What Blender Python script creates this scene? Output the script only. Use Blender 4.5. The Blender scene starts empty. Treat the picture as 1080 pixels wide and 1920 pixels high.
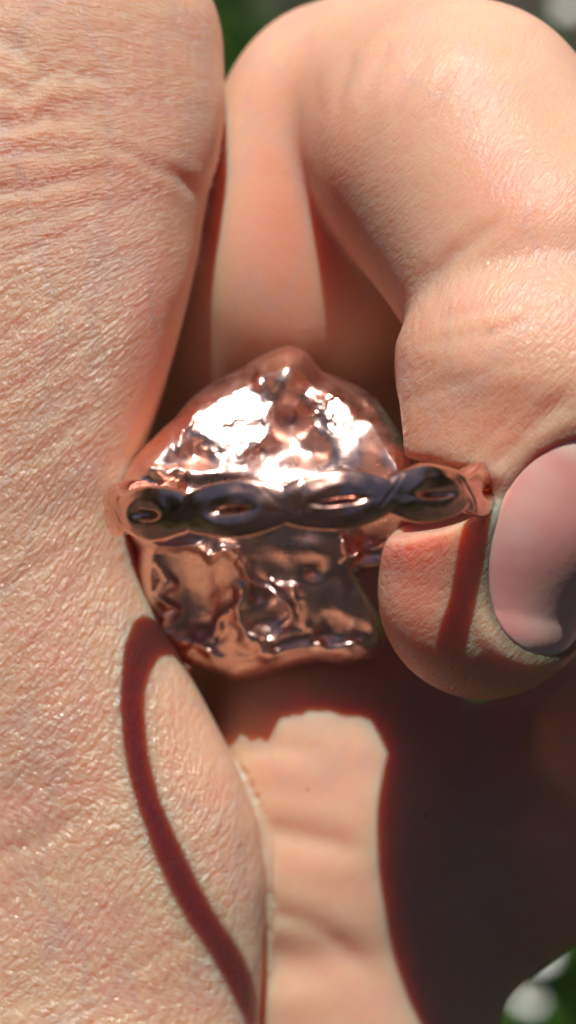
import bpy, bmesh, math, random
import numpy as np
from mathutils import Matrix, Vector
random.seed(4); rng = np.random.default_rng(7)
S = bpy.context.scene
S.unit_settings.system = 'METRIC'; S.unit_settings.scale_length = 0.01      # one unit is a centimetre
C = S.collection
# ------------------------------------------------------------------ camera, sky, sun, exposure
D = 12.0                                  # lens to ring, cm
PITCH = math.radians(52)                  # the camera looks down at the hand and the lawn under it
HEIGHT = 44.0                             # ring above the lawn, cm
FR = Matrix.Translation((0, 0, HEIGHT)) @ Matrix.Rotation(math.pi/2-PITCH, 4, 'X')   # hand frame (x right, y up, z to lens) -> world
cam_d = bpy.data.cameras.new('camera'); cam = bpy.data.objects.new('camera', cam_d); C.objects.link(cam)
cam.matrix_world = FR @ Matrix.Translation((0, 0, D))
cam_d.sensor_fit = 'VERTICAL'; cam_d.sensor_height = 36; cam_d.sensor_width = 24
cam_d.lens = 36*(350*D)/1920.0
cam_d.clip_start = 0.1; cam_d.clip_end = 20000
cam_d.dof.use_dof = True; cam_d.dof.focus_distance = D+0.05; cam_d.dof.aperture_fstop = 0.30
S.camera = cam
SUNL = Vector((-0.02, 0.82, 0.575)).normalized()          # towards the sun, hand frame
SUNW = (FR.to_3x3() @ SUNL).normalized()
w = bpy.data.worlds.new('World'); S.world = w; w.use_nodes = True
nt = w.node_tree; bgn = nt.nodes['Background']; sky = nt.nodes.new('ShaderNodeTexSky')
sky.sky_type = 'NISHITA'; sky.sun_disc = False; sky.air_density = .8; sky.dust_density = .4; sky.altitude = 800
sky.sun_elevation = math.asin(SUNW.z); sky.sun_rotation = math.atan2(SUNW.x, SUNW.y)
nt.links.new(sky.outputs[0], bgn.inputs[0]); bgn.inputs[1].default_value = 0.05
sun_d = bpy.data.lights.new('sun', 'SUN'); sun_d.energy = 5.0; sun_d.angle = math.radians(0.65); sun_d.color = (1, .965, .915)
sun = bpy.data.objects.new('sun', sun_d); C.objects.link(sun)
sun.rotation_euler = SUNW.to_track_quat('Z', 'Y').to_euler(); sun.location = (0, 0, 300)
S.view_settings.view_transform = 'Standard'; S.view_settings.look = 'None'
S.view_settings.exposure = 0.28; S.view_settings.gamma = 1

# ------------------------------------------------------------------ helpers
def P(px, py, z):                          # photograph reading -> centimetres at a given depth
    k = (D-z)/D/350.0
    return np.array(((px-540)*k, (960-py)*k, z), dtype=np.float32)
def thing(name, label, cat, mw=None, group=None):
    o = bpy.data.objects.new(name, None); C.objects.link(o); o.empty_display_size = 0.5
    if mw is not None: o.matrix_world = mw
    o['label'] = label; o['category'] = cat
    if group: o['group'] = group
    return o
def mesh_obj(name, verts, faces, mat, parent=None, smooth=True):
    m = bpy.data.meshes.new(name)
    verts = np.asarray(verts, dtype=np.float32)
    if isinstance(faces, np.ndarray):
        n, k = faces.shape
        m.vertices.add(len(verts)); m.vertices.foreach_set('co', verts.ravel())
        m.loops.add(n*k); m.loops.foreach_set('vertex_index', faces.ravel().astype(np.int32))
        m.polygons.add(n); m.polygons.foreach_set('loop_start', np.arange(0, n*k, k, dtype=np.int32))
        m.update(calc_edges=True); m.validate()
    else:
        m.from_pydata([tuple(map(float, v)) for v in verts], [], faces)
    if smooth: m.shade_smooth()
    if mat: m.materials.append(mat)
    o = bpy.data.objects.new(name, m); C.objects.link(o); o.parent = parent
    return o
def set_attr(m, name, arr):
    arr = np.asarray(arr, dtype=np.float32)
    if arr.ndim == 1:
        a = m.attributes.new(name, 'FLOAT', 'POINT'); a.data.foreach_set('value', arr)
    else:
        a = m.attributes.new(name, 'FLOAT_VECTOR', 'POINT'); a.data.foreach_set('vector', arr.ravel())
LAT = rng.random((64, 64, 64)).astype(np.float32)
def vnoise(x, y, z):
    def f(a):
        i = np.floor(a); t = a-i; return i.astype(np.int64), t*t*(3-2*t)
    i, u = f(x); j, v = f(y); k, q = f(z)
    r = 0
    for a in (0, 1):
        for b in (0, 1):
            for c in (0, 1):
                r = r + LAT[(i+a) % 64, (j+b) % 64, (k+c) % 64]*(u if a else 1-u)*(v if b else 1-v)*(q if c else 1-q)
    return r*2-1
def polydist(x, y, pts):                   # distance of points to a polyline; and position along it 0..1
    best = np.full(x.shape, 1e9, np.float32); pos = np.zeros(x.shape, np.float32)
    pts = np.asarray(pts, dtype=np.float32); n = len(pts)-1
    for i in range(n):
        a, b = pts[i], pts[i+1]; d = b-a; L = float(d@d)+1e-9
        t = np.clip(((x-a[0])*d[0]+(y-a[1])*d[1])/L, 0, 1)
        q = np.hypot(x-a[0]-t*d[0], y-a[1]-t*d[1])
        mk = q < best; best = np.where(mk, q, best); pos = np.where(mk, (i+t)/n, pos)
    return best, pos

def mat_new(name):
    m = bpy.data.materials.new(name); m.use_nodes = True
    return m, m.node_tree, m.node_tree.nodes['Principled BSDF']
class N:                                   # tiny node helper
    def __init__(s, t): s.t = t
    def n(s, typ, **kw):
        x = s.t.nodes.new(typ)
        for k, v in kw.items(): setattr(x, k, v)
        return x
    def l(s, a, b): s.t.links.new(a, b)
    def math(s, op, a, b=None, clamp=False):
        x = s.t.nodes.new('ShaderNodeMath'); x.operation = op; x.use_clamp = clamp
        for i, v in enumerate((a, b)):
            if v is None: continue
            if hasattr(v, 'type') and not isinstance(v, (int, float)): s.l(v, x.inputs[i])
            else: x.inputs[i].default_value = v
        return x.outputs[0]
    def noise(s, vec, scale, detail=2, rough=.5, mul=None):
        if mul is not None:
            q = s.t.nodes.new('ShaderNodeVectorMath'); q.operation = 'MULTIPLY'; q.inputs[1].default_value = mul
            s.l(vec, q.inputs[0]); vec = q.outputs[0]
        x = s.t.nodes.new('ShaderNodeTexNoise'); x.inputs['Scale'].default_value = scale
        x.inputs['Detail'].default_value = detail; x.inputs['Roughness'].default_value = rough
        s.l(vec, x.inputs['Vector']); return x.outputs[0]
    def mix(s, fac, a, b):
        x = s.t.nodes.new('ShaderNodeMix'); x.data_type = 'RGBA'
        for i, v in ((0, fac), (6, a), (7, b)):
            if isinstance(v, (int, float)): x.inputs[i].default_value = v
            elif isinstance(v, tuple): x.inputs[i].default_value = v if len(v) == 4 else v+(1,)
            else: s.l(v, x.inputs[i])
        return x.outputs[2]
    def rng(s, v, a, b, c=0, d=1):
        x = s.t.nodes.new('ShaderNodeMapRange'); x.inputs[1].default_value = a; x.inputs[2].default_value = b
        x.inputs[3].default_value = c; x.inputs[4].default_value = d; s.l(v, x.inputs[0]); return x.outputs[0]
    def bump(s, h, strength, dist, prev=None):
        x = s.t.nodes.new('ShaderNodeBump'); x.inputs['Strength'].default_value = strength; x.inputs['Distance'].default_value = dist
        s.l(h, x.inputs['Height'])
        if prev is not None: s.l(prev, x.inputs['Normal'])
        return x.outputs[0]
    def attr(s, name):
        x = s.t.nodes.new('ShaderNodeAttribute'); x.attribute_name = name; return x

# ------------------------------------------------------------------ materials
def skin_material():
    m, t, b = mat_new('skin'); k = N(t)
    tc = k.n('ShaderNodeTexCoord'); ob = tc.outputs['Object']
    flow = k.attr('flow').outputs['Vector']; red = k.attr('redness').outputs['Fac']
    dirt = k.attr('dirt').outputs['Fac']; fine = k.attr('fineness').outputs['Fac']
    big = k.noise(ob, 1.1, 3, .6); mid = k.noise(ob, 4.5, 4, .65)
    col = k.mix(k.rng(big, .35, .65), (.60, .37, .25), (.65, .43, .29))
    mott = k.math('MULTIPLY', k.rng(mid, .45, .75), .36)
    col = k.mix(mott, col, (.64, .28, .20))
    col = k.mix(k.math('MULTIPLY', red, .9, True), col, (.62, .20, .13))
    lines = k.noise(flow, 1.0, 3, .6, (22, 5, 5))
    col = k.mix(k.math('MULTIPLY', k.rng(lines, .56, .40), .10), col, (.60, .30, .20))
    pk = k.noise(ob, 2.1, 4, .7, (1, 1.3, 1)); col = k.mix(k.math('MULTIPLY', k.rng(pk, .47, .68), .38), col, (.66, .32, .27))
    vein = k.noise(ob, 1.5, 2, .5, (1, .5, 1)); vb = k.math('ABSOLUTE', k.math('SUBTRACT', vein, .5)); col = k.mix(k.math('MULTIPLY', k.rng(vb, .03, 0), .22), col, (.42, .33, .33))
    sp = k.n('ShaderNodeTexVoronoi'); sp.inputs['Scale'].default_value = 2.6; k.l(ob, sp.inputs['Vector'])
    speck = k.math('LESS_THAN', sp.outputs['Distance'], .028)
    col = k.mix(k.math('MULTIPLY', speck, .6), col, (.20, .11, .07))
    col = k.mix(k.math('MULTIPLY', dirt, 1.0, True), col, (.26, .15, .09))
    k.l(col, b.inputs['Base Color'])
    b.inputs['Subsurface Weight'].default_value = 1.0
    b.inputs['Subsurface Radius'].default_value = (1.0, .28, .13); b.inputs['Subsurface Scale'].default_value = .45
    b.inputs['IOR'].default_value = 1.42
    rn = k.noise(ob, 9, 3, .6)
    k.l(k.math('ADD', k.rng(rn, .3, .7, .44, .56), k.math('MULTIPLY', fine, -.31)), b.inputs['Roughness'])
    k.l(k.math('ADD', k.math('MULTIPLY', fine, .62), .14), b.inputs['Specular IOR Level'])
    b.inputs['Specular Tint'].default_value = (1, .97, .92, 1)
    # skin lines: long thin ridges along the flow, crossed by finer ones, and pore-size grain
    h1 = k.noise(flow, 1.0, 2, .55, (20, 5, 5)); h2 = k.noise(flow, 1.0, 3, .6, (52, 17, 17)); h3 = k.noise(flow, 1, 2, .5, (40, 66, 40))
    h1r = k.math('ABSOLUTE', k.math('SUBTRACT', h1, .5)); 
    vm = k.n('ShaderNodeVectorMath'); vm.operation = 'MULTIPLY'; vm.inputs[1].default_value = (27, 10, 10); k.l(flow, vm.inputs[0])
    wq = k.n('ShaderNodeTexVoronoi'); wq.feature = 'DISTANCE_TO_EDGE'; wq.inputs['Scale'].default_value = 1.0; k.l(vm.outputs[0], wq.inputs['Vector'])
    net = k.math('POWER', k.rng(wq.outputs['Distance'], 0, .28), .6)
    h1r = k.math('ADD', k.math('MULTIPLY', h1r, .7), k.math('MULTIPLY', net, .13))
    hh = k.math('ADD', k.math('MULTIPLY', h1r, 1.7), k.math('ADD', k.math('MULTIPLY', h2, .75), k.math('MULTIPLY', h3, .40)))
    n1 = k.n('ShaderNodeBump'); n1.inputs['Distance'].default_value = .025; k.l(hh, n1.inputs['Height']); k.l(fine, n1.inputs['Strength'])
    k.l(n1.outputs[0], b.inputs['Normal'])
    return m
def copper_material(name, rough, scratch, grain, warm=0):
    m, t, b = mat_new(name); k = N(t)
    tc = k.n('ShaderNodeTexCoord'); ob = tc.outputs['Object']
    v = k.noise(ob, 2.3, 3, .6)
    col = k.mix(k.rng(v, .35, .7), (.95, .67, .57) if not warm else (.90, .53, .42), (.93, .60, .50) if not warm else (.82, .45, .35))
    tar = k.noise(ob, 5.5, 4, .7)
    col = k.mix(k.math('MULTIPLY', k.rng(tar, .60, .76), .40), col, (.52, .26, .18))
    k.l(col, b.inputs['Base Color']); b.inputs['Metallic'].default_value = 1
    r2 = k.noise(ob, 7, 4, .7); k.l(k.rng(r2, .3, .7, rough*.75, rough*1.4), b.inputs['Roughness'])
    s = k.noise(ob, 1.0, 3, .6, (7, 95, 60)); g = k.noise(ob, 34, 3, .6); g2 = k.noise(ob, 8, 3, .55)
    n = k.bump(s, scratch, .004); n = k.bump(g, grain, .004, n); n = k.bump(g2, grain*.8, .012, n)
    k.l(n, b.inputs['Normal'])
    return m
SKIN = skin_material()
BAND = copper_material('polished_copper', .22, .12, .16, 1)
NUG = copper_material('cast_copper', .29, .50, .18)
def nail_material():
    m, t, b = mat_new('nail'); k = N(t); ob = k.n('ShaderNodeTexCoord').outputs['Object']
    f = k.attr('tip').outputs['Fac']; big = k.noise(ob, 2.2, 2, .5)
    col = k.mix(k.rng(big, .4, .65), (.82, .50, .43), (.80, .37, .32))
    col = k.mix(k.math('MULTIPLY', f, 1.0, True), col, (.86, .66, .56))
    k.l(col, b.inputs['Base Color']); b.inputs['Roughness'].default_value = .38; b.inputs['Specular IOR Level'].default_value = .45
    b.inputs['Subsurface Weight'].default_value = .7; b.inputs['Subsurface Radius'].default_value = (1, .4, .25); b.inputs['Subsurface Scale'].default_value = .06
    r = k.noise(ob, 1.0, 2, .5, (26, 2, 26)); g = k.noise(ob, 26, 3, .6)
    k.l(k.bump(g, .12, .004, k.bump(r, .25, .005)), b.inputs['Normal'])
    return m
NAIL = nail_material()
def plain(name, col, rough=.6, var=.25, scale=3, trans=0):
    m, t, b = mat_new(name); k = N(t); ob = k.n('ShaderNodeTexCoord').outputs['Object']
    n = k.noise(ob, scale, 3, .6)
    k.l(k.mix(k.rng(n, .3, .7), tuple(c*(1-var) for c in col), tuple(min(1, c*(1+var)) for c in col)), b.inputs['Base Color'])
    b.inputs['Roughness'].default_value = rough
    if trans:
        b.inputs['Subsurface Weight'].default_value = trans; b.inputs['Subsurface Radius'].default_value = (.3, .3, .1); b.inputs['Subsurface Scale'].default_value = .3
    return m
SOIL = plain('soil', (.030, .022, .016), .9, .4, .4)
GRASS = plain('grass_blade', (.055, .13, .018), .5, .45, .25)
PETAL = plain('petal', (.80, .80, .76), .6, .05, 2); STEM = plain('stem', (.10, .18, .05), .6, .2, 2); DISC = plain('flower_centre', (.75, .52, .06), .7, .2, 6)

# ------------------------------------------------------------------ the hand as one implicit surface
def cone(X, Y, Z, a, ra, b, rb):
    d = b-a; L = float(d@d)
    t = np.clip(((X-a[0])*d[0]+(Y-a[1])*d[1]+(Z-a[2])*d[2])/L, 0, 1)
    return np.sqrt((X-a[0]-t*d[0])**2+(Y-a[1]-t*d[1])**2+(Z-a[2]-t*d[2])**2)-(ra+(rb-ra)*t)
def smin(a, b, k):
    h = np.clip(.5+.5*(b-a)/k, 0, 1); return b+(a-b)*h-k*h*(1-h)
KS = (D+1.3)/D/350                        # the thumb's outline lies 1.6 cm behind the ring's middle
TH_Y = [-420, -200, 0, 100, 200, 300, 370, 420, 480, 560, 640, 750, 870, 960, 1060, 1150, 1250, 1350, 1450, 1540, 1650, 1800, 1920, 2150, 2600]
TH_E = [350, 395, 413, 418, 421, 408, 386, 378, 369, 352, 330, 298, 258, 248, 268, 300, 345, 396, 448, 482, 498, 495, 486, 468, 430]
ty = np.linspace(-420, 2600, 800); te = np.interp(ty, TH_Y, TH_E)
kr = np.exp(-np.linspace(-2.5, 2.5, 25)**2); te = np.convolve(np.pad(te, 12, 'edge'), kr/kr.sum(), 'valid')
TYc = ((960-ty)*KS)[::-1].copy(); TXc = ((te-540)*KS)[::-1].copy()
TZk = [(-2.8, -.80), (-1.6, -.74), (-.5, -.66), (.2, -.58), (1.0, -.54), (2.0, -.52), (3.4, -.66)]
def thumb(X, Y, Z):
    e = np.interp(Y, TYc, TXc); zt = np.interp(Y, [k[0] for k in TZk], [k[1] for k in TZk])
    a = 1.28; bb = np.interp(Y, [-1.6, -.4, .6], [.62, .70, .74])
    u = np.abs(X-(e-a))/a; v = np.abs(Z-(zt-bb))/bb
    f = ((u**2.7+v**2.7)**(1/2.7)-1)*.8
    cap = np.maximum(Y-3.55, -Y-4.9)
    return -smin(-f, -cap, .8)
I_PROX = [((665, 262), -2.10, .88), ((578, 500), -2.24, .86), ((520, 700), -2.8, .86), ((490, 880), -3.6, .92), ((480, 1050), -3.7, 1.1)]
I_MID = [((862, 298), -1.0, .765), ((1012, 505), -.66, .82)]
I_DIS = [((1012, 722), -.36, .82), ((962, 900), -.41, .70), ((906, 1116), -.47, .585)]
def chain(X, Y, Z, L, k):
    f = None
    for (p, z, r), (p2, z2, r2) in zip(L[:-1], L[1:]):
        c = cone(X, Y, Z, P(*p, z), r, P(*p2, z2), r2)
        f = c if f is None else smin(f, c, k)
    return f
def hand_sdf(X, Y, Z):
    pr = chain(X, Y, Z, I_PROX, .5)
    md = chain(X, Y, Z, I_MID, .1)
    md = smin(md, cone(X, Y, Z, P(745, 218, -1.85), .83, P(868, 275, -1.25), .78), .45)
    ds = chain(X, Y, Z, I_DIS, .25)
    # the back of the end joint, bridging the outside of the bend
    md = smin(md, cone(X, Y, Z, P(1050, 470, -.76), .78, P(1120, 700, -.74), .66), .14)
    idx = smin(md, ds, .07)
    idx = smin(idx, pr, .05)
    # palm and the folded fingers under the ring
    pm = chain(X, Y, Z, [((592, 1340), -2.43, .87), ((615, 1560), -2.60, .93), ((605, 1950), -2.80, 1.02), ((520, 2500), -3.2, 1.5)], .6)
    mf = chain(X, Y, Z, [((640, 1700), -3.1, .9), ((865, 1618), -2.9, .80), ((1130, 1470), -2.6, .80), ((1420, 1400), -2.7, .75)], .25)
    rf = chain(X, Y, Z, [((1150, 1400), -1.9, .50), ((1330, 1300), -1.9, .6), ((1600, 1500), -2.6, .7)], .2)
    lf = chain(X, Y, Z, [((1420, 1400), -2.7, .8), ((1520, 1150), -1.7, .75), ((1500, 900), -.9, .66)], .2)  # out-of-view finger, added to block sky light from the right
    bk = smin(smin(smin(pm, mf, .35), rf, .08), lf, .1)
    root = chain(X, Y, Z, [((480, 1050), -3.4, 1.1), ((420, 1500), -4.0, 1.3), ((300, 2300), -3.6, 1.9), ((60, 2750), -2.6, 2.0)], .4)
    bk = smin(bk, root, .4)
    f = smin(idx, bk, .12)
    th = thumb(X, Y, Z)
    # the ring presses a dent into the thumb and the finger pad
    d1 = np.sqrt((X-.075)**2+((Y-.05-.04*X)*4.6)**2+(Z+.03)**2)-1.03
    d2 = (np.sqrt(((X+.03)/.82)**2+((Y-.03)/.98)**2+((Z+.65)/.75)**2)-1)*.6
    d3 = (np.sqrt(((X+.10)/.88)**2+((Y-.30)/.62)**2+((Z+.60)/.75)**2)-1)*.6
    th = -smin(-th, smin(d1, d2, .15), .14)
    f = -smin(-f, smin(d1, d3, .2), .16)
    return smin(f, th, np.where(Y < -.6, .07, .015))
def surface_nets(lo, hi, h, fn):
    ax = [np.arange(lo[i], hi[i]+h, h, dtype=np.float32) for i in range(3)]
    nx, ny, nz = map(len, ax)
    F = np.empty((nx, ny, nz), np.float32)
    for i in range(0, nx, 24):
        X, Y, Z = np.meshgrid(ax[0][i:i+24], ax[1], ax[2], indexing='ij'); F[i:i+24] = fn(X, Y, Z)
    F[0] = F[-1] = 1; F[:, 0] = F[:, -1] = 1; F[:, :, 0] = F[:, :, -1] = 1
    s = F < 0
    cnt = np.zeros((nx-1, ny-1, nz-1), np.int8)
    for a in (0, 1):
        for b in (0, 1):
            for c in (0, 1): cnt += s[a:nx-1+a, b:ny-1+b, c:nz-1+c]
    I, J, K = np.nonzero((cnt > 0) & (cnt < 8)); n = len(I)
    idm = np.full((nx-1, ny-1, nz-1), -1, np.int64); idm[I, J, K] = np.arange(n)
    pos = np.zeros((n, 3)); num = np.zeros(n)
    for axis in range(3):
        for p in (0, 1):
            for q in (0, 1):
                o = [0, 0, 0]; oth = [x for x in range(3) if x != axis]; o[oth[0]] = p; o[oth[1]] = q
                e = list(o); e[axis] = 1
                A = F[I+o[0], J+o[1], K+o[2]]; B = F[I+e[0], J+e[1], K+e[2]]
                mk = (A < 0) != (B < 0); t = np.where(mk, A/np.where(mk, A-B, 1), 0)
                pt = np.zeros((n, 3)); pt[:, oth[0]] = p; pt[:, oth[1]] = q; pt[:, axis] = t
                pos += pt*mk[:, None]; num += mk
    pos = pos/num[:, None]+np.stack([I, J, K], 1)
    V = pos*h+np.array(lo)
    faces = []
    for axis in range(3):
        sl0 = [slice(None)]*3; sl1 = [slice(None)]*3
        sl0[axis] = slice(0, -1); sl1[axis] = slice(1, None)
        A = s[tuple(sl0)]; B = s[tuple(sl1)]
        E = np.stack(np.nonzero(A != B), 1); up = A[E[:, 0], E[:, 1], E[:, 2]]
        o1, o2 = [x for x in range(3) if x != axis]
        if axis == 1: o1, o2 = o2, o1
        q = []
        for d1, d2 in ((1, 1), (0, 1), (0, 0), (1, 0)):
            c = E.copy(); c[:, o1] -= d1; c[:, o2] -= d2; q.append(idm[c[:, 0], c[:, 1], c[:, 2]])
        Q = np.stack(q, 1); Q = np.where(up[:, None], Q, Q[:, ::-1]); faces.append(Q)
    return V.astype(np.float32), np.concatenate(faces)
person = thing('person', 'bare left hand pinching a lumpy copper ring between thumb and bent index finger in sunlight', 'person', FR)
V, Fc = surface_nets((-3.4, -5.6, -5.6), (4.2, 4.0, .9), .045, hand_sdf)
tmp = mesh_obj('tmp', V, Fc, None)
md_ = tmp.modifiers.new('s', 'SUBSURF'); md_.levels = 1; md_.render_levels = 1
dg = bpy.context.evaluated_depsgraph_get()
hm = bpy.data.meshes.new_from_object(tmp.evaluated_get(dg)); hm.name = 'hand'
tm = tmp.data; bpy.data.objects.remove(tmp); bpy.data.meshes.remove(tm)
hand = bpy.data.objects.new('hand', hm); C.objects.link(hand); hand.parent = person
hm.materials.clear(); hm.materials.append(SKIN); hm.shade_smooth()
n = len(hm.vertices); co = np.empty(n*3, np.float32); hm.vertices.foreach_get('co', co); co = co.reshape(-1, 3)
no = np.empty(n*3, np.float32); hm.vertex_normals.foreach_get('vector', no); no = no.reshape(-1, 3)
x, y, z = co.T
kz = D/(D-z)*350; px = 540+x*kz; py = 960-y*kz             # where each point was read off the photograph
is_th = thumb(x, y, z) < .05
dsd = chain(x, y, z, I_DIS, .25); is_ds = (dsd < .06) & ~is_th
mid_ = chain(x, y, z, I_MID, .1); is_md = (mid_ < .12) & ~is_th & ~is_ds
front = (no[:, 2] > -.1)
disp = np.zeros(n, np.float32)
disp += .020*vnoise(x*1.1+9, y*1.1, z*1.1)+.006*vnoise(x*3+3, y*3+5, z*3)
# radial skin folds of the thumb run towards the root of the index finger
cx, cy = (783-540)/350, (960-120)/350
ang = np.arctan2(y-cy, x-cx); rad = np.hypot(x-cx, y-cy)
ang = np.where(ang < 0, ang+2*math.pi, ang)
wob = .10*vnoise(x*1.3, y*1.3, z*1.3+4)
s_th = (ang+wob*.35)*3.0; t_th = rad
fl = np.stack([s_th, t_th, z], 1)
c50, s50 = math.cos(math.radians(50)), math.sin(math.radians(50))
f2 = np.stack([x*s50-y*c50+wob, (x*c50+y*s50)+0*z, z], 1)
fl = np.where(is_th[:, None], fl, f2)
set_attr(hm, 'flow', fl)
tmask = is_th*front
depthmask = np.clip((z+1.3)/.4, 0, 1)
edge_in = np.clip((np.interp(y, TYc, TXc)-x)/.35, 0, 1)
r1 = vnoise(s_th*5.0, t_th*.9, z*0+2); r2 = vnoise(s_th*11, t_th*1.8, z*0+7)
disp += tmask*depthmask*(.35+.65*edge_in)*(-.004*np.clip(1-np.abs(r1)*2.2, 0, 1)*(.3+.7*np.clip(vnoise(x*.8, y*.8, z*0)+.6, 0, 1))+.003*r2)
# named wrinkles: points, half width px, depth cm
W = [([(-90, 236), (0, 229), (60, 226), (130, 216), (215, 222)], 9, .065, 't'), ([(60, 210), (105, 192), (195, 191)], 7, .035, 't'),
     ([(-90, 372), (0, 359), (60, 352), (130, 335), (205, 318)], 8, .045, 't'), ([(-60, 296), (40, 286), (110, 288), (200, 284)], 8, .025, 't'),
     ([(40, 92), (110, 118), (150, 140), (215, 152)], 8, .030, 't'), ([(-20, 50), (30, 85), (62, 120), (130, 160)], 9, .030, 't'),
     ([(190, 262), (240, 286), (300, 316), (345, 338), (378, 366), (386, 392)], 8, .040, 't'), ([(-60, 410), (50, 392), (130, 372)], 7, .025, 't'),
     ([(0, 158), (40, 168), (75, 148), (88, 118)], 8, .035, 't'), ([(90, 205), (70, 222), (60, 240)], 7, .03, 't'),
     ([(-60, 452), (60, 420), (150, 388), (240, 360)], 7, .025, 't'), ([(-40, 500), (90, 455), (200, 400), (320, 345)], 6, .018, 't'),
     ([(-60, 1620), (60, 1582), (130, 1545), (215, 1490)], 12, .025, 't'), ([(-50, 1130), (60, 1070), (150, 1010)], 9, .022, 't'),
     ([(-60, 930), (70, 850), (190, 760)], 9, .022, 't'), ([(-60, 790), (80, 700), (190, 615)], 8, .020, 't'), ([(-60, 660), (80, 590), (190, 520)], 8, .022, 't'),
     ([(240, 1830), (300, 1790), (355, 1750)], 8, .015, 't'), ([(458, 1505), (464, 1580), (466, 1700)], 7, .020, 't'),
     ([(250, 45), (262, 120), (268, 200), (276, 240)], 6, .016, 't'), ([(300, 60), (306, 150), (300, 230)], 6, .014, 't'),
     ([(720, 770), (800, 740), (900, 700), (1000, 670)], 8, .012, 'd'), ([(1080, 720), (1010, 790), (950, 850), (915, 872)], 9, .035, 'd'),
     ([(820, 600), (900, 580), (990, 560)], 7, .012, 'd'), ([(780, 650), (880, 628), (1000, 600)], 7, .010, 'd'),
     ([(1080, 560), (1000, 590), (900, 640)], 7, .012, 'd'), ([(860, 870), (900, 830), (960, 780)], 7, .015, 'd'),
     ([(940, 408), (900, 442), (850, 480), (800, 535)], 10, .03, 'a'), ([(665, 90), (645, 150), (628, 215)], 9, .03, 'm'), ([(735, 85), (702, 150), (676, 220)], 9, .03, 'm'), ([(800, 105), (765, 165), (735, 235)], 9, .025, 'm'), ([(860, 120), (830, 175), (800, 240)], 8, .02, 'm'), ([(590, 60), (580, 120), (590, 200)], 9, .025, 'm')]
W += [([(380, 1560), (470, 1548), (580, 1570), (700, 1600)], 14, .05, 'p'), ([(400, 1420), (500, 1400), (620, 1412)], 14, .04, 'p'), ([(480, 1700), (600, 1740), (700, 1830)], 14, .05, 'p'),
      ([(400, 330), (470, 322), (560, 340)], 16, .006, 'p')]
for pts, hw, dp, who in W:
    d, pos = polydist(px, py, pts); hw = hw*1.45
    d = d+1.5*vnoise(px*.06, py*.06, z*0)
    tap = np.clip(np.minimum(pos, 1-pos)*5+.15, 0, 1) if who != 't' or pts[0][0] > 0 else np.clip((1-pos)*4+.1, 0, 1)
    msk = {'t': is_th, 'd': is_ds, 'm': ~is_th, 'a': ~is_th, 'p': ~is_th}[who]*front
    disp += {'p': .26, 't': .30, 'd': .30, 'a': .4, 'm': .28}[who]*msk*(1 if who == 'p' else depthmask)*tap*dp*(-np.exp(-(d/hw)**2)+.45*np.exp(-((d-hw*2.3)/(hw*1.4))**2))
# soft puckers on the knuckle skin of the thumb, and pad texture of the palm
knuck = np.exp(-((px-90)/190)**2-((py-180)/190)**2)
disp += tmask*knuck*.011*(vnoise(px/34., py/20., z*0+11)+.5*vnoise(px/15., py/10., z*0+5))
disp += (~is_th)*(z < -1.0)*(py > 1150)*.035*vnoise(px/260., py/75., z*0+3)
# nail frame on the index finger tip
A0 = P(*I_DIS[0][0], I_DIS[0][1]); A1 = P(*I_DIS[2][0], I_DIS[2][1])
axd = (A1-A0)/np.linalg.norm(A1-A0)
n0 = np.array((math.sin(math.radians(43)), 0, math.cos(math.radians(43)))); n0 = n0-axd*(n0@axd); n0 /= np.linalg.norm(n0)
bt = np.cross(axd, n0)                                       # sideways on the nail
if bt[0] < 0: bt = -bt
NC = P(1000, 1000, 0); NC = A0+axd*float((NC-A0)@axd)
HW, HL = math.radians(51), .635
rel = co-NC; vv = rel@axd; aa = np.arctan2(rel@bt, rel@n0)
rho = ((np.abs(aa)/HW)**2.5+(np.abs(vv)/HL)**2.5)**(1/2.5)
nm = is_ds*(np.abs(aa) < 1.6)
side = np.clip(1.25-rho*.0, 0, 1)
st = np.clip((1.02-rho)/.07, 0, 1); st = st*st*(3-2*st)
disp += nm*(.016*np.exp(-((rho-1.12)/.09)**2)-.028*st)
grime = nm*np.exp(-((rho-1.01)/.04)**2)*np.clip((vv+.1)/.35, 0, 1)*.85
mole, _ = polydist(px, py, [(922, 620), (923, 621)]); grime = grime+is_ds*.45*np.exp(-(mole/7)**2)
set_attr(hm, 'dirt', np.clip(grime, 0, 1))
def blob(a, b, sx, sy): return np.exp(-((px-a)/sx)**2-((py-b)/sy)**2)
red = 1.0*is_th*(blob(310, 760, 70, 190)+.35*blob(160, 330, 200, 60)+.3*blob(60, 215, 100, 30))
red += (~is_th)*(.55*blob(760, 800, 70, 160)+.5*blob(950, 800, 90, 80)+.9*blob(780, 1150, 95, 200)+.35*blob(950, 330, 120, 110)+.5*blob(540, 420, 90, 200)+.4*blob(640, 420, 40, 160)+.4*blob(1000, 150, 90, 60)*0)
red += (~is_th)*.10+.15*vnoise(x*1.6, y*1.6+3, z*1.6)
set_attr(hm, 'redness', np.clip(red, 0, 1))
fine = np.where(is_th, 1.0, .30); fine = np.where(is_ds, .46, fine)
fine = fine*np.where(is_th, .35+.65*np.clip(edge_in*1.2, 0, 1), 1)
fine = fine*np.where(is_th, 1, .4+.6*np.clip((z+1.5)/.6, 0, 1))
set_attr(hm, 'fineness', fine)
co += no*disp[:, None]
hm.vertices.foreach_set('co', co.ravel().astype(np.float32)); hm.update()
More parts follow.
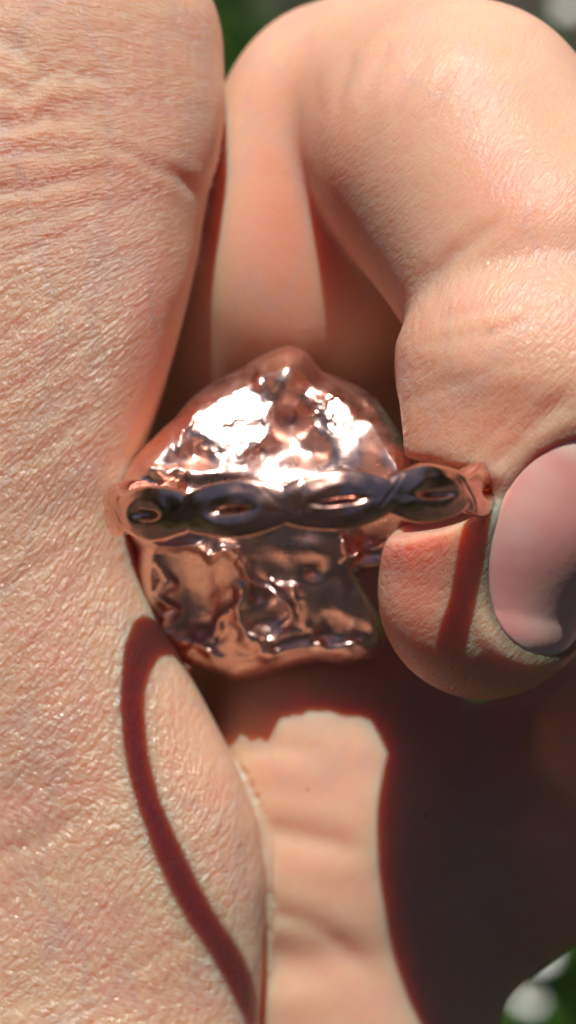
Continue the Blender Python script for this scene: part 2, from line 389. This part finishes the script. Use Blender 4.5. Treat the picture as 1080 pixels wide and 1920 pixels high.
# fingernail: a curved plate seated in its groove
NA, NV = 56, 56; vs = []; tip = []
for i in range(NV+1):
    for j in range(NA+1):
        q, p = 2*i/NV-1, 2*j/NA-1
        # square to superellipse
        l = (abs(p)**2.5+abs(q)**2.5)**(1/2.5); mx = max(abs(p), abs(q))
        f = mx/l if l > 1e-6 else 1
        a, v = p*f*HW*1.0, q*f*HL*1.0
        vs.append((a, v, mx)); tip.append(v/HL)
vs = np.array(vs); a, v, mx = vs.T
dr = np.cos(a)[:, None]*n0+np.sin(a)[:, None]*bt; base = NC+axd*v[:, None]
tt = np.full(len(a), 1.5)
for _ in range(30):
    q = (base+dr*tt[:, None]).astype(np.float32); tt = tt-chain(q[:, 0], q[:, 1], q[:, 2], I_DIS, .25)*.9
top = base+dr*(tt-.012-.03*np.clip(mx-.85, 0, 1)**2*8)[:, None]; bot = base+dr*(tt-.06)[:, None]
nv = len(a); idx = lambda i, j: i*(NA+1)+j
fcs = [(idx(i, j), idx(i, j+1), idx(i+1, j+1), idx(i+1, j)) for i in range(NV) for j in range(NA)]
fb = [tuple(nv+k for k in reversed(f)) for f in fcs]
per = [idx(0, j) for j in range(NA)]+[idx(i, NA) for i in range(NV)]+[idx(NV, j) for j in range(NA, 0, -1)]+[idx(i, 0) for i in range(NV, 0, -1)]
sd = [(per[k], nv+per[k], nv+per[(k+1) % len(per)], per[(k+1) % len(per)]) for k in range(len(per))]
nl = mesh_obj('fingernail', np.concatenate([top, bot]), fcs+fb+sd, NAIL, person)
tp = np.clip((np.array(tip)-.86)*8, 0, 1)+.8*np.clip((-.58-np.array(tip)-.25*(a/HW)**2)*7, 0, 1); set_attr(nl.data, 'tip', np.concatenate([tp, tp]))

# ------------------------------------------------------------------ the ring
RC = Vector((.075, .075, -.03)); RR = 1.05
ring = thing('ring', 'lumpy rose copper ring with a braided band held between thumb and fingertip', 'ring', FR @ Matrix.Translation(RC))
NU, NVv = 960, 120
TW = math.radians(30); PH0 = math.radians(9.5)
u = np.linspace(0, 2*math.pi, NU, endpoint=False)[:, None]*np.ones((1, NVv)); v = np.linspace(-math.pi/2, 1.5*math.pi, NVv, endpoint=False)[None]*np.ones((NU, 1))
ph = (u-PH0)/TW; lob = np.abs(np.cos(math.pi*ph))                 # 1 at a lobe's middle, 0 where the strands cross
fr = ph-np.round(ph)
hw = .094+.052*lob**.85*(1+.08*np.sin(u*2+1)+.06*np.sin(5*u))
th_ = .058+.010*np.sin(3*u)
# v runs over the outer face (sine 'cw' from -1 to 1) and back over the inner one
outf = v < math.pi/2; cw = np.sin(v); pp = 2.7
yy = hw*cw; rr = th_*np.clip(1-np.abs(cw)**pp, 0, 1)**(1/pp)*np.where(outf, 1, -1)
along = fr*TW*RR                                                  # cm from the lobe's middle
outer = np.where(outf, 1.0, 0.0)
eye = np.exp(-(np.abs(along)/(.088+.012*np.sin(u*3)))**2.2-(np.abs(yy+.006)/(.017+.006*np.sin(u*2-1.9)))**2.0)
rr = rr-outer*.065*eye
rr = rr+outer*.005*np.exp(-((np.hypot(along/.15, yy/.075)-1)/.30)**2)   # raised lip round each eye
# one strand passes over the other where they cross
xs = np.where(fr > 0, fr-.5, fr+.5)*TW*RR
sgn = np.where(np.round(ph-.5) % 2 == 0, 1, -1)
rr = rr-outer*.003*np.exp(-((yy*sgn-xs*1.1-.02)/.012)**2)*np.exp(-(xs/.09)**2)
yy = yy+.010*np.sin(3*u+.6)+.004*vnoise(u*9, v*1.2, u*0)
rr = rr+.004*vnoise(u*12, v*1.5, u*0+3)
R_ = RR-.058+rr
bx_, bz_ = R_*np.sin(u), R_*np.cos(u)
by_ = yy
pts = np.stack([bx_, by_, bz_], -1).reshape(-1, 3)
tl = math.radians(3.8); RT = np.array(Matrix.Rotation(tl, 3, 'Z')@Matrix.Rotation(math.radians(2), 3, 'X'))
pts = pts@RT.T
ii = np.arange(NU)[:, None]; jj = np.arange(NVv)[None]
id_ = lambda a, b: (a % NU)*NVv+(b % NVv)
bf = np.stack([id_(ii, jj), id_(ii+1, jj), id_(ii+1, jj+1), id_(ii, jj+1)], -1).reshape(-1, 4)
mesh_obj('band', pts, bf, BAND, ring)

# the nugget-like setting: a cast lump opposite the near side of the band
OUT = [(540, 648), (575, 660), (602, 698), (655, 718), (704, 744), (732, 787), (758, 833), (786, 880), (798, 930), (788, 985), (762, 1012), (752, 1045), (728, 1066),
       (690, 1070), (668, 1088), (690, 1118), (712, 1160), (722, 1205), (704, 1232), (650, 1246), (600, 1240), (560, 1246), (500, 1264), (430, 1276), (395, 1262), (350, 1248),
       (318, 1222), (278, 1185), (258, 1140), (254, 1085), (258, 1030), (235, 990), (222, 945), (228, 900), (250, 862), (290, 820), (328, 785), (362, 745), (400, 718), (450, 694), (490, 668)]
o2 = np.array(OUT, float); oc = np.array((515., 955.))
oa = np.arctan2(o2[:, 1]-oc[1], o2[:, 0]-oc[0]); orr = np.hypot(*(o2-oc).T); si = np.argsort(oa); oa, orr = oa[si], orr[si]
NT, NR = 720, 190
tA = np.linspace(-math.pi, math.pi, NT, endpoint=False)
rA = np.interp(tA, np.r_[oa-2*math.pi, oa, oa+2*math.pi], np.r_[orr, orr, orr]); k5 = np.array([1, 2, 3, 4, 3, 2, 1.]); rA = np.convolve(np.pad(rA, 3, 'wrap'), k5/k5.sum(), 'valid')
rA = np.convolve(np.pad(rA, 3, 'wrap'), k5/k5.sum(), 'valid')
sR = np.linspace(0, 1, NR+1)[1:]**.8
Sg, Tg = np.meshgrid(sR, np.arange(NT), indexing='ij'); TT = tA[Tg]
qx = oc[0]+np.cos(TT)*rA[Tg]*Sg; qy = oc[1]+np.sin(TT)*rA[Tg]*Sg
def G(a, b, sx, sy=None, rot=0):
    sy = sy or sx; c, s = math.cos(math.radians(rot)), math.sin(math.radians(rot)); dx, dy = qx-a, qy-b
    return np.exp(-((dx*c+dy*s)/sx)**2-((-dx*s+dy*c)/sy)**2)
ym = (qy-930)/350                                             # cm below the crest
zo = np.where(ym < 0, -.72+.46*ym, -.72-.40*ym-.30*np.clip(ym, 0, 2)**1.2)
zo = zo-.10*np.clip((300-qx)/90, 0, 1)**2
zb = zo.copy()
# swellings and hollows read off the upper face
zo += .20*G(535, 700, 48, 55, 10)+.10*G(440, 800, 75, 70)+.11*G(630, 800, 55, 85, 20)+.12*G(715, 840, 45, 60, 30)-.13*G(545, 785, 26, 34)-.10*G(585, 850, 30, 30)-.06*G(500, 850, 60, 25)
zo += -.09*G(365, 850, 30, 26)+.06*G(400, 885, 60, 18)-.08*G(330, 770, 26, 14, -50)+.06*G(300, 850, 50, 30, -40)-.05*G(660, 745, 60, 16, 20)-.05*G(690, 770, 20, 12)
# lower face: ridges with hollows between
WX = 9*vnoise(qx/22., qy/22., qx*0+31); WY = 9*vnoise(qx/22., qy/22., qx*0+41)
def ridge(pts, wd, h):
    global zo
    d, pos = polydist(qx+WX, qy+WY, pts); d = d+2*vnoise(qx*.04, qy*.04, qx*0)
    zo = zo+h*np.exp(-(d/wd)**2)*np.clip(np.minimum(pos, 1-pos)*6+.3, 0, 1)
ridge([(300, 1060), (318, 1085), (300, 1120), (322, 1150), (305, 1185), (335, 1205), (400, 1200), (418, 1150), (440, 1130)], 9, .07)
ridge([(395, 1035), (445, 1048), (462, 1085), (505, 1105), (540, 1130), (548, 1150), (520, 1185)], 8, .06)
ridge([(455, 1085), (450, 1140), (462, 1190), (495, 1222), (510, 1240)], 13, .07)
ridge([(345, 1222), (370, 1205), (395, 1225), (400, 1245)], 7, .05)
ridge([(500, 1085), (555, 1105), (562, 1140)], 6, .04)
ridge([(260, 1020), (330, 1022), (395, 1040), (450, 1032)], 7, .05)
ridge([(490, 1200), (560, 1190), (600, 1180)], 8, .04); ridge([(450, 1240), (500, 1225), (570, 1210), (640, 1222), (695, 1205)], 10, .035)
ridge([(635, 1020), (650, 1040), (700, 1030), (745, 1020)], 8, .06); ridge([(240, 1010), (290, 1030), (390, 1020)], 8, .03)
ridge([(345, 860), (340, 810), (380, 745), (410, 725)], 10, .05); ridge([(262, 872), (310, 890), (350, 880)], 10, .05)
ridge([(478, 735), (490, 690), (535, 655)], 9, .04); ridge([(600, 705), (660, 728), (720, 790), (760, 860)], 9, .04)
zo += -.15*G(365, 1120, 62, 75)-.08*G(385, 1190, 30, 18)-.06*G(365, 1225, 24, 14, 20)-.09*G(490, 1110, 26, 22)-.07*G(510, 1160, 45, 24, -10)-.05*G(590, 1070, 18)-.05*G(580, 1190, 60, 16, -8)-.06*G(640, 1190, 50, 20)
zo += -.14*G(700, 1020, 50, 34)+.05*G(630, 1130, 50, 60)-.05*G(620, 1165, 24, 16)+.05*G(585, 1030, 90, 25)
zo += .03*vnoise(qx/80., qy/80., qx*0+1)+.010*vnoise(qx/34., qy/34., qx*0+5)+.002*vnoise(qx/13., qy/13., qx*0+9)
# a broad worn facet on the upper left that throws the sun straight back
g0 = np.clip(1.5*G(438, 792, 62, 66), 0, 1); g0 = g0*g0*(3-2*g0); g0 = np.clip(g0+.35*vnoise(qx/18., qy/18., qx*0+61)*g0*(1.3-g0)*2, 0, 1); nz = .010*vnoise(qx/26., qy/26., qx*0+71)+.0035*vnoise(qx/8., qy/8., qx*0+73)
zo = zo*(1-g0)+g0*(-.84-.52*(792-qy)/350-.02*(qx-438)/350+nz)
g1 = np.clip(1.4*G(618, 765, 34, 44, 15), 0, 1); g1 = np.clip(g1+.5*vnoise(qx/14., qy/14., qx*0+63)*g1, 0, 1); zo = zo*(1-g1)+g1*(-.82-.48*(765-qy)/350+1.6*nz)
# rolled edge, where the relief dies out
fd = np.clip((1-Sg)/.13, 0, 1); zo = zb+(zo-zb)*fd+.30*G(765, 915, 55, 95)
ed = 1-Sg; zo = zo-.20*(1-np.sqrt(np.clip(1-(np.clip(.13-ed, 0, 1)/.13)**2, 0, 1)))
pts = np.stack([(qx-540)/350*(D-zo)/D, (960-qy)/350*(D-zo)/D, zo], -1).reshape(-1, 3)-np.array(RC)
top_n = len(pts); ctr = np.array([[(oc[0]-540)/350*(D+.6)/D, (960-oc[1])/350*(D+.6)/D, float(zo[0].mean())]])-np.array(RC)
NB = 14; last = pts[-NT:]; bk = []
cen = last.mean(0)
for i in range(1, NB+1):
    f = i/NB; sc = math.cos(f*math.pi/2*.97); q = cen+(last-cen)*[sc, sc, 1]; q[:, 2] = last[:, 2]*(1-f)+(-1.62)*f-.06*math.sin(f*math.pi); bk.append(q)
allv = np.concatenate([pts]+bk+[ctr, [[cen[0], cen[1], -1.63]]])
NRt = NR+NB; i_ = np.arange(NRt-1)[:, None]; j_ = np.arange(NT)[None]
of = np.stack([i_*NT+j_, (i_+1)*NT+j_, (i_+1)*NT+(j_+1) % NT, i_*NT+(j_+1) % NT], -1).reshape(-1, 4)
of = of[:, ::-1]
tri = [(len(allv)-2, (j+1) % NT, j) for j in range(NT)]+[(len(allv)-1, (NRt-1)*NT+j, (NRt-1)*NT+(j+1) % NT) for j in range(NT)]
mesh_obj('cast_lump', allv, [tuple(map(int, f)) for f in of]+tri, NUG, ring)

# ------------------------------------------------------------------ who holds it: unseen body added behind the lens to block sky and show in the copper
SHIRT = plain('dark_shirt', (.020, .020, .026), .85, .3, .3); HAIR = plain('dark_hair', (.03, .018, .012), .6, .3, 1)
BLACK = plain('grey_metal_casing', (.42, .38, .37), .4, .1, 2)
IF = FR.inverted()
def H(x, y, z):                            # world centimetres -> hand frame
    v = IF @ Vector((x, y, z)); return np.array((v.x, v.y, v.z), dtype=np.float32)
UP = np.array(IF.to_3x3() @ Vector((0, 0, 1))); BK = np.array(IF.to_3x3() @ Vector((0, 1, 0)))
def torso(X, Y, Z):
    f = cone(X, Y, Z, H(-9, -44, 12), 15, H(-12, -42, 62), 10.5)
    f = smin(f, cone(X, Y, Z, H(9, -44, 12), 15, H(12, -42, 62), 10.5), 8)
    f = smin(f, cone(X, Y, Z, H(19, -42, 64), 6.5, H(30, -34, 38), 4.8), 4)
    f = smin(f, cone(X, Y, Z, H(30, -34, 38), 4.8, H(22, -14, 36), 4.2), 3)
    return smin(f, cone(X, Y, Z, H(-19, -42, 64), 6.5, H(-28, -34, 40), 4.8), 4)
def head(X, Y, Z):
    f = cone(X, Y, Z, H(0, -38, 92), 8.2, H(0, -34.5, 84), 6.2)
    f = smin(f, cone(X, Y, Z, H(0, -42, 66), 6, H(0, -39, 84), 5.2), 3)
    f = smin(f, cone(X, Y, Z, H(0, -28.6, 89), .7, H(0, -27.2, 86), 1.2), 1.2)
    return smin(f, cone(X, Y, Z, H(-1.6, -28.6, 81.5), .8, H(1.6, -28.6, 81.5), .8), 1)
def hair(X, Y, Z):
    return cone(X, Y, Z, H(0, -41, 95), 9.0, H(0, -44, 82), 8.0)
for nm_, fn, mt, c0, ext, st in (('shirt', torso, SHIRT, H(0, -42, 42), 52, 1.6), ('head', head, SKIN, H(0, -36, 82), 26, .8), ('hair', hair, HAIR, H(0, -42, 88), 24, .9)):
    v_, f_ = surface_nets(tuple(float(q)-ext for q in c0), tuple(float(q)+ext for q in c0), st, fn)
    mesh_obj(nm_, v_, f_, mt, person)

cb = thing('compact_camera', 'unseen grey compact camera added over the ring to block sky light and reflect in the copper band', 'camera', FR @ Matrix.Translation((0, 0, 14.2)))  # unseen camera, added to block more sky and reflect in the band
def rbox(name, hx, hy, hz, off, mt, par):
    bm = bmesh.new(); bmesh.ops.create_cube(bm, size=2)
    bmesh.ops.scale(bm, vec=(hx, hy, hz), verts=bm.verts); bmesh.ops.bevel(bm, geom=bm.edges[:], offset=.45, segments=3, affect='EDGES', profile=.6)
    bmesh.ops.translate(bm, vec=off, verts=bm.verts); me = bpy.data.meshes.new(name); bm.to_mesh(me); bm.free(); me.materials.append(mt)
    o = bpy.data.objects.new(name, me); C.objects.link(o); o.parent = par; return o
rbox('camera_body', 5.6, 3.3, 1.2, (0, 0, .6), BLACK, cb)
lv, lf_ = [], []
for (rr_, zz_) in ((2.3, -.5), (2.3, -1.3), (2.1, -1.45), (1.5, -1.45), (1.2, -1.1), (.01, -1.05)):
    for j in range(40): lv.append((rr_*math.cos(j*math.pi/20), rr_*math.sin(j*math.pi/20), zz_))
for i in range(5):
    for j in range(40): lf_.append((i*40+j, (i+1)*40+j, (i+1)*40+(j+1) % 40, i*40+(j+1) % 40))
mesh_obj('lens_barrel', lv, lf_, BLACK, cb)

# ------------------------------------------------------------------ the lawn far below, out of focus
gs = 3000.0
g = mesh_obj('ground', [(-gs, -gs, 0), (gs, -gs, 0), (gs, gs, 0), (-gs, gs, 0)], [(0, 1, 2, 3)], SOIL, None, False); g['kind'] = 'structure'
def ground_at(px_, py_, h=0):              # a place on the lawn that the lens looks at
    o = cam.matrix_world.translation; d = (cam.matrix_world.to_3x3() @ Vector(((px_-540)/350, (960-py_)/350, -D))).normalized()
    return o+d*((h-o.z)/d.z)
gc = ground_at(540, 960)
def hedge_mesh():  # unseen hedge, added to cut ambient sky light and darken reflections
    vs, fs = [], []; n_ = 150; m_ = 46
    for i in range(m_):
        for j in range(n_):
            a = 2*math.pi*j/n_; h_ = 160*i/(m_-1); rr_ = 230+22*float(HZ[i, j])+(25*math.sin(min(1, h_/160)*2.4))
            vs.append((gc.x+rr_*math.cos(a), gc.y+rr_*math.sin(a), h_-3+10*float(HZ[i, j])))
    for i in range(m_-1):
        for j in range(n_): fs.append((i*n_+j, i*n_+(j+1) % n_, (i+1)*n_+(j+1) % n_, (i+1)*n_+j))
    return vs, fs
HZ = rng.normal(0, .6, (46, 150)); HZ = HZ+.5*np.roll(HZ, 1, 0)+.5*np.roll(HZ, 1, 1)
LEAF = plain('hedge_leaves', (.035, .065, .015), .6, .6, .08)
hv, hf = hedge_mesh(); hd = mesh_obj('hedge', hv, hf, LEAF, None, False); hd['label'] = 'unseen dark green hedge added round the lawn to block low sky light and reflect dimly in the copper'; hd['category'] = 'hedge'
nb = 26000
bx = gc.x+rng.normal(0, 26, nb); by = gc.y+rng.normal(0, 34, nb)
hh = rng.uniform(3, 8, nb); aa_ = rng.uniform(0, 6.283, nb); ww = rng.uniform(.12, .28, nb); ln = rng.uniform(.1, .7, nb)*hh; la = rng.uniform(0, 6.283, nb)
pat = vnoise(bx*.12, by*.12, bx*0+2); bare = ground_at(830, 20); keep = (pat > -.35) & (np.hypot((bx-bare.x)/9, (by-bare.y)/6) > 1); bx, by, hh, aa_, ww, ln, la = [q[keep] for q in (bx, by, hh, aa_, ww, ln, la)]; nb = len(bx)  # grass left out at one spot: dark soil stands in for shaded skin
rows = []
for f, wf in ((0, 1), (.45, .9), (.8, .5), (1, .06)):
    ox = bx+np.cos(la)*ln*f**2; oy = by+np.sin(la)*ln*f**2; oz = hh*f*(1-.15*f)
    for sg in (-1, 1): rows.append(np.stack([ox+sg*np.cos(aa_)*ww*wf, oy+sg*np.sin(aa_)*ww*wf, oz], 1))
gv = np.stack(rows, 1).reshape(-1, 3); b8 = np.arange(nb)[:, None]*8
gf = np.concatenate([b8+np.array([[2*k, 2*k+1, 2*k+3, 2*k+2]]) for k in range(3)])
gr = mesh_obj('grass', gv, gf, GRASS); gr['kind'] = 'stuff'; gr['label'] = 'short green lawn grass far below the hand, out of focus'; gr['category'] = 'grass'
def flower(px_, py_, hgt, size, label):
    t0 = ground_at(px_, py_, hgt); r = thing('white_flower', label, 'flower', Matrix.Translation((t0.x, t0.y, 0)), 'white flowers in the lawn')
    vs, fs = [], []
    for i in range(7):
        for j in range(6):
            a = j*math.pi/3; f = i/6; vs.append((.10*math.cos(a)+.5*math.sin(f*2)-.5*math.sin(2), .10*math.sin(a), hgt*f))
    for i in range(6):
        for j in range(6): fs.append((i*6+j, i*6+(j+1) % 6, (i+1)*6+(j+1) % 6, (i+1)*6+j))
    mesh_obj('stem', vs, fs, STEM, r)
    vs, fs = [], []
    for i in range(7):
        for j in range(12): f = i/6*math.pi/2; vs.append((.28*size*math.cos(f)*math.cos(j*math.pi/6), .28*size*math.cos(f)*math.sin(j*math.pi/6), hgt+.02+.16*size*math.sin(f)))
    for i in range(6):
        for j in range(12): fs.append((i*12+j, i*12+(j+1) % 12, (i+1)*12+(j+1) % 12, (i+1)*12+j))
    mesh_obj('flower_centre', vs, fs, DISC, r)
    pm = None
    for k in range(11):
        if pm is None:
            vs, fs = [], []
            for i in range(6):
                f = i/5; wd = size*.24*math.sin(math.pi*(.12+.80*f))
                for s_ in (-1, 0, 1): vs.append((size*(.2+.85*f), s_*wd, .10*size*math.sin(f*2.4)-(.03 if s_ == 0 else 0)))
            for i in range(5):
                for s_ in range(2): fs.append((i*3+s_, (i+1)*3+s_, (i+1)*3+s_+1, i*3+s_+1))
            p = mesh_obj('petal', vs, fs, PETAL, r); pm = p.data
        else:
            p = bpy.data.objects.new('petal', pm); C.objects.link(p); p.parent = r
        p.location = (0, 0, hgt); p.rotation_euler = (0, random.uniform(-.15, .1), k*2*math.pi/11)
flower(1005, 1785, 7, .44, 'white flower in the grass at the lower right, the upper of the two')
flower(992, 1870, 6, .34, 'dimmer white flower in the grass at the lower right, just under the brighter one')
flower(1066, 14, 6, .42, 'white flower in the grass beyond the top of the bent finger')
print('verts', n, 'grass', nb)
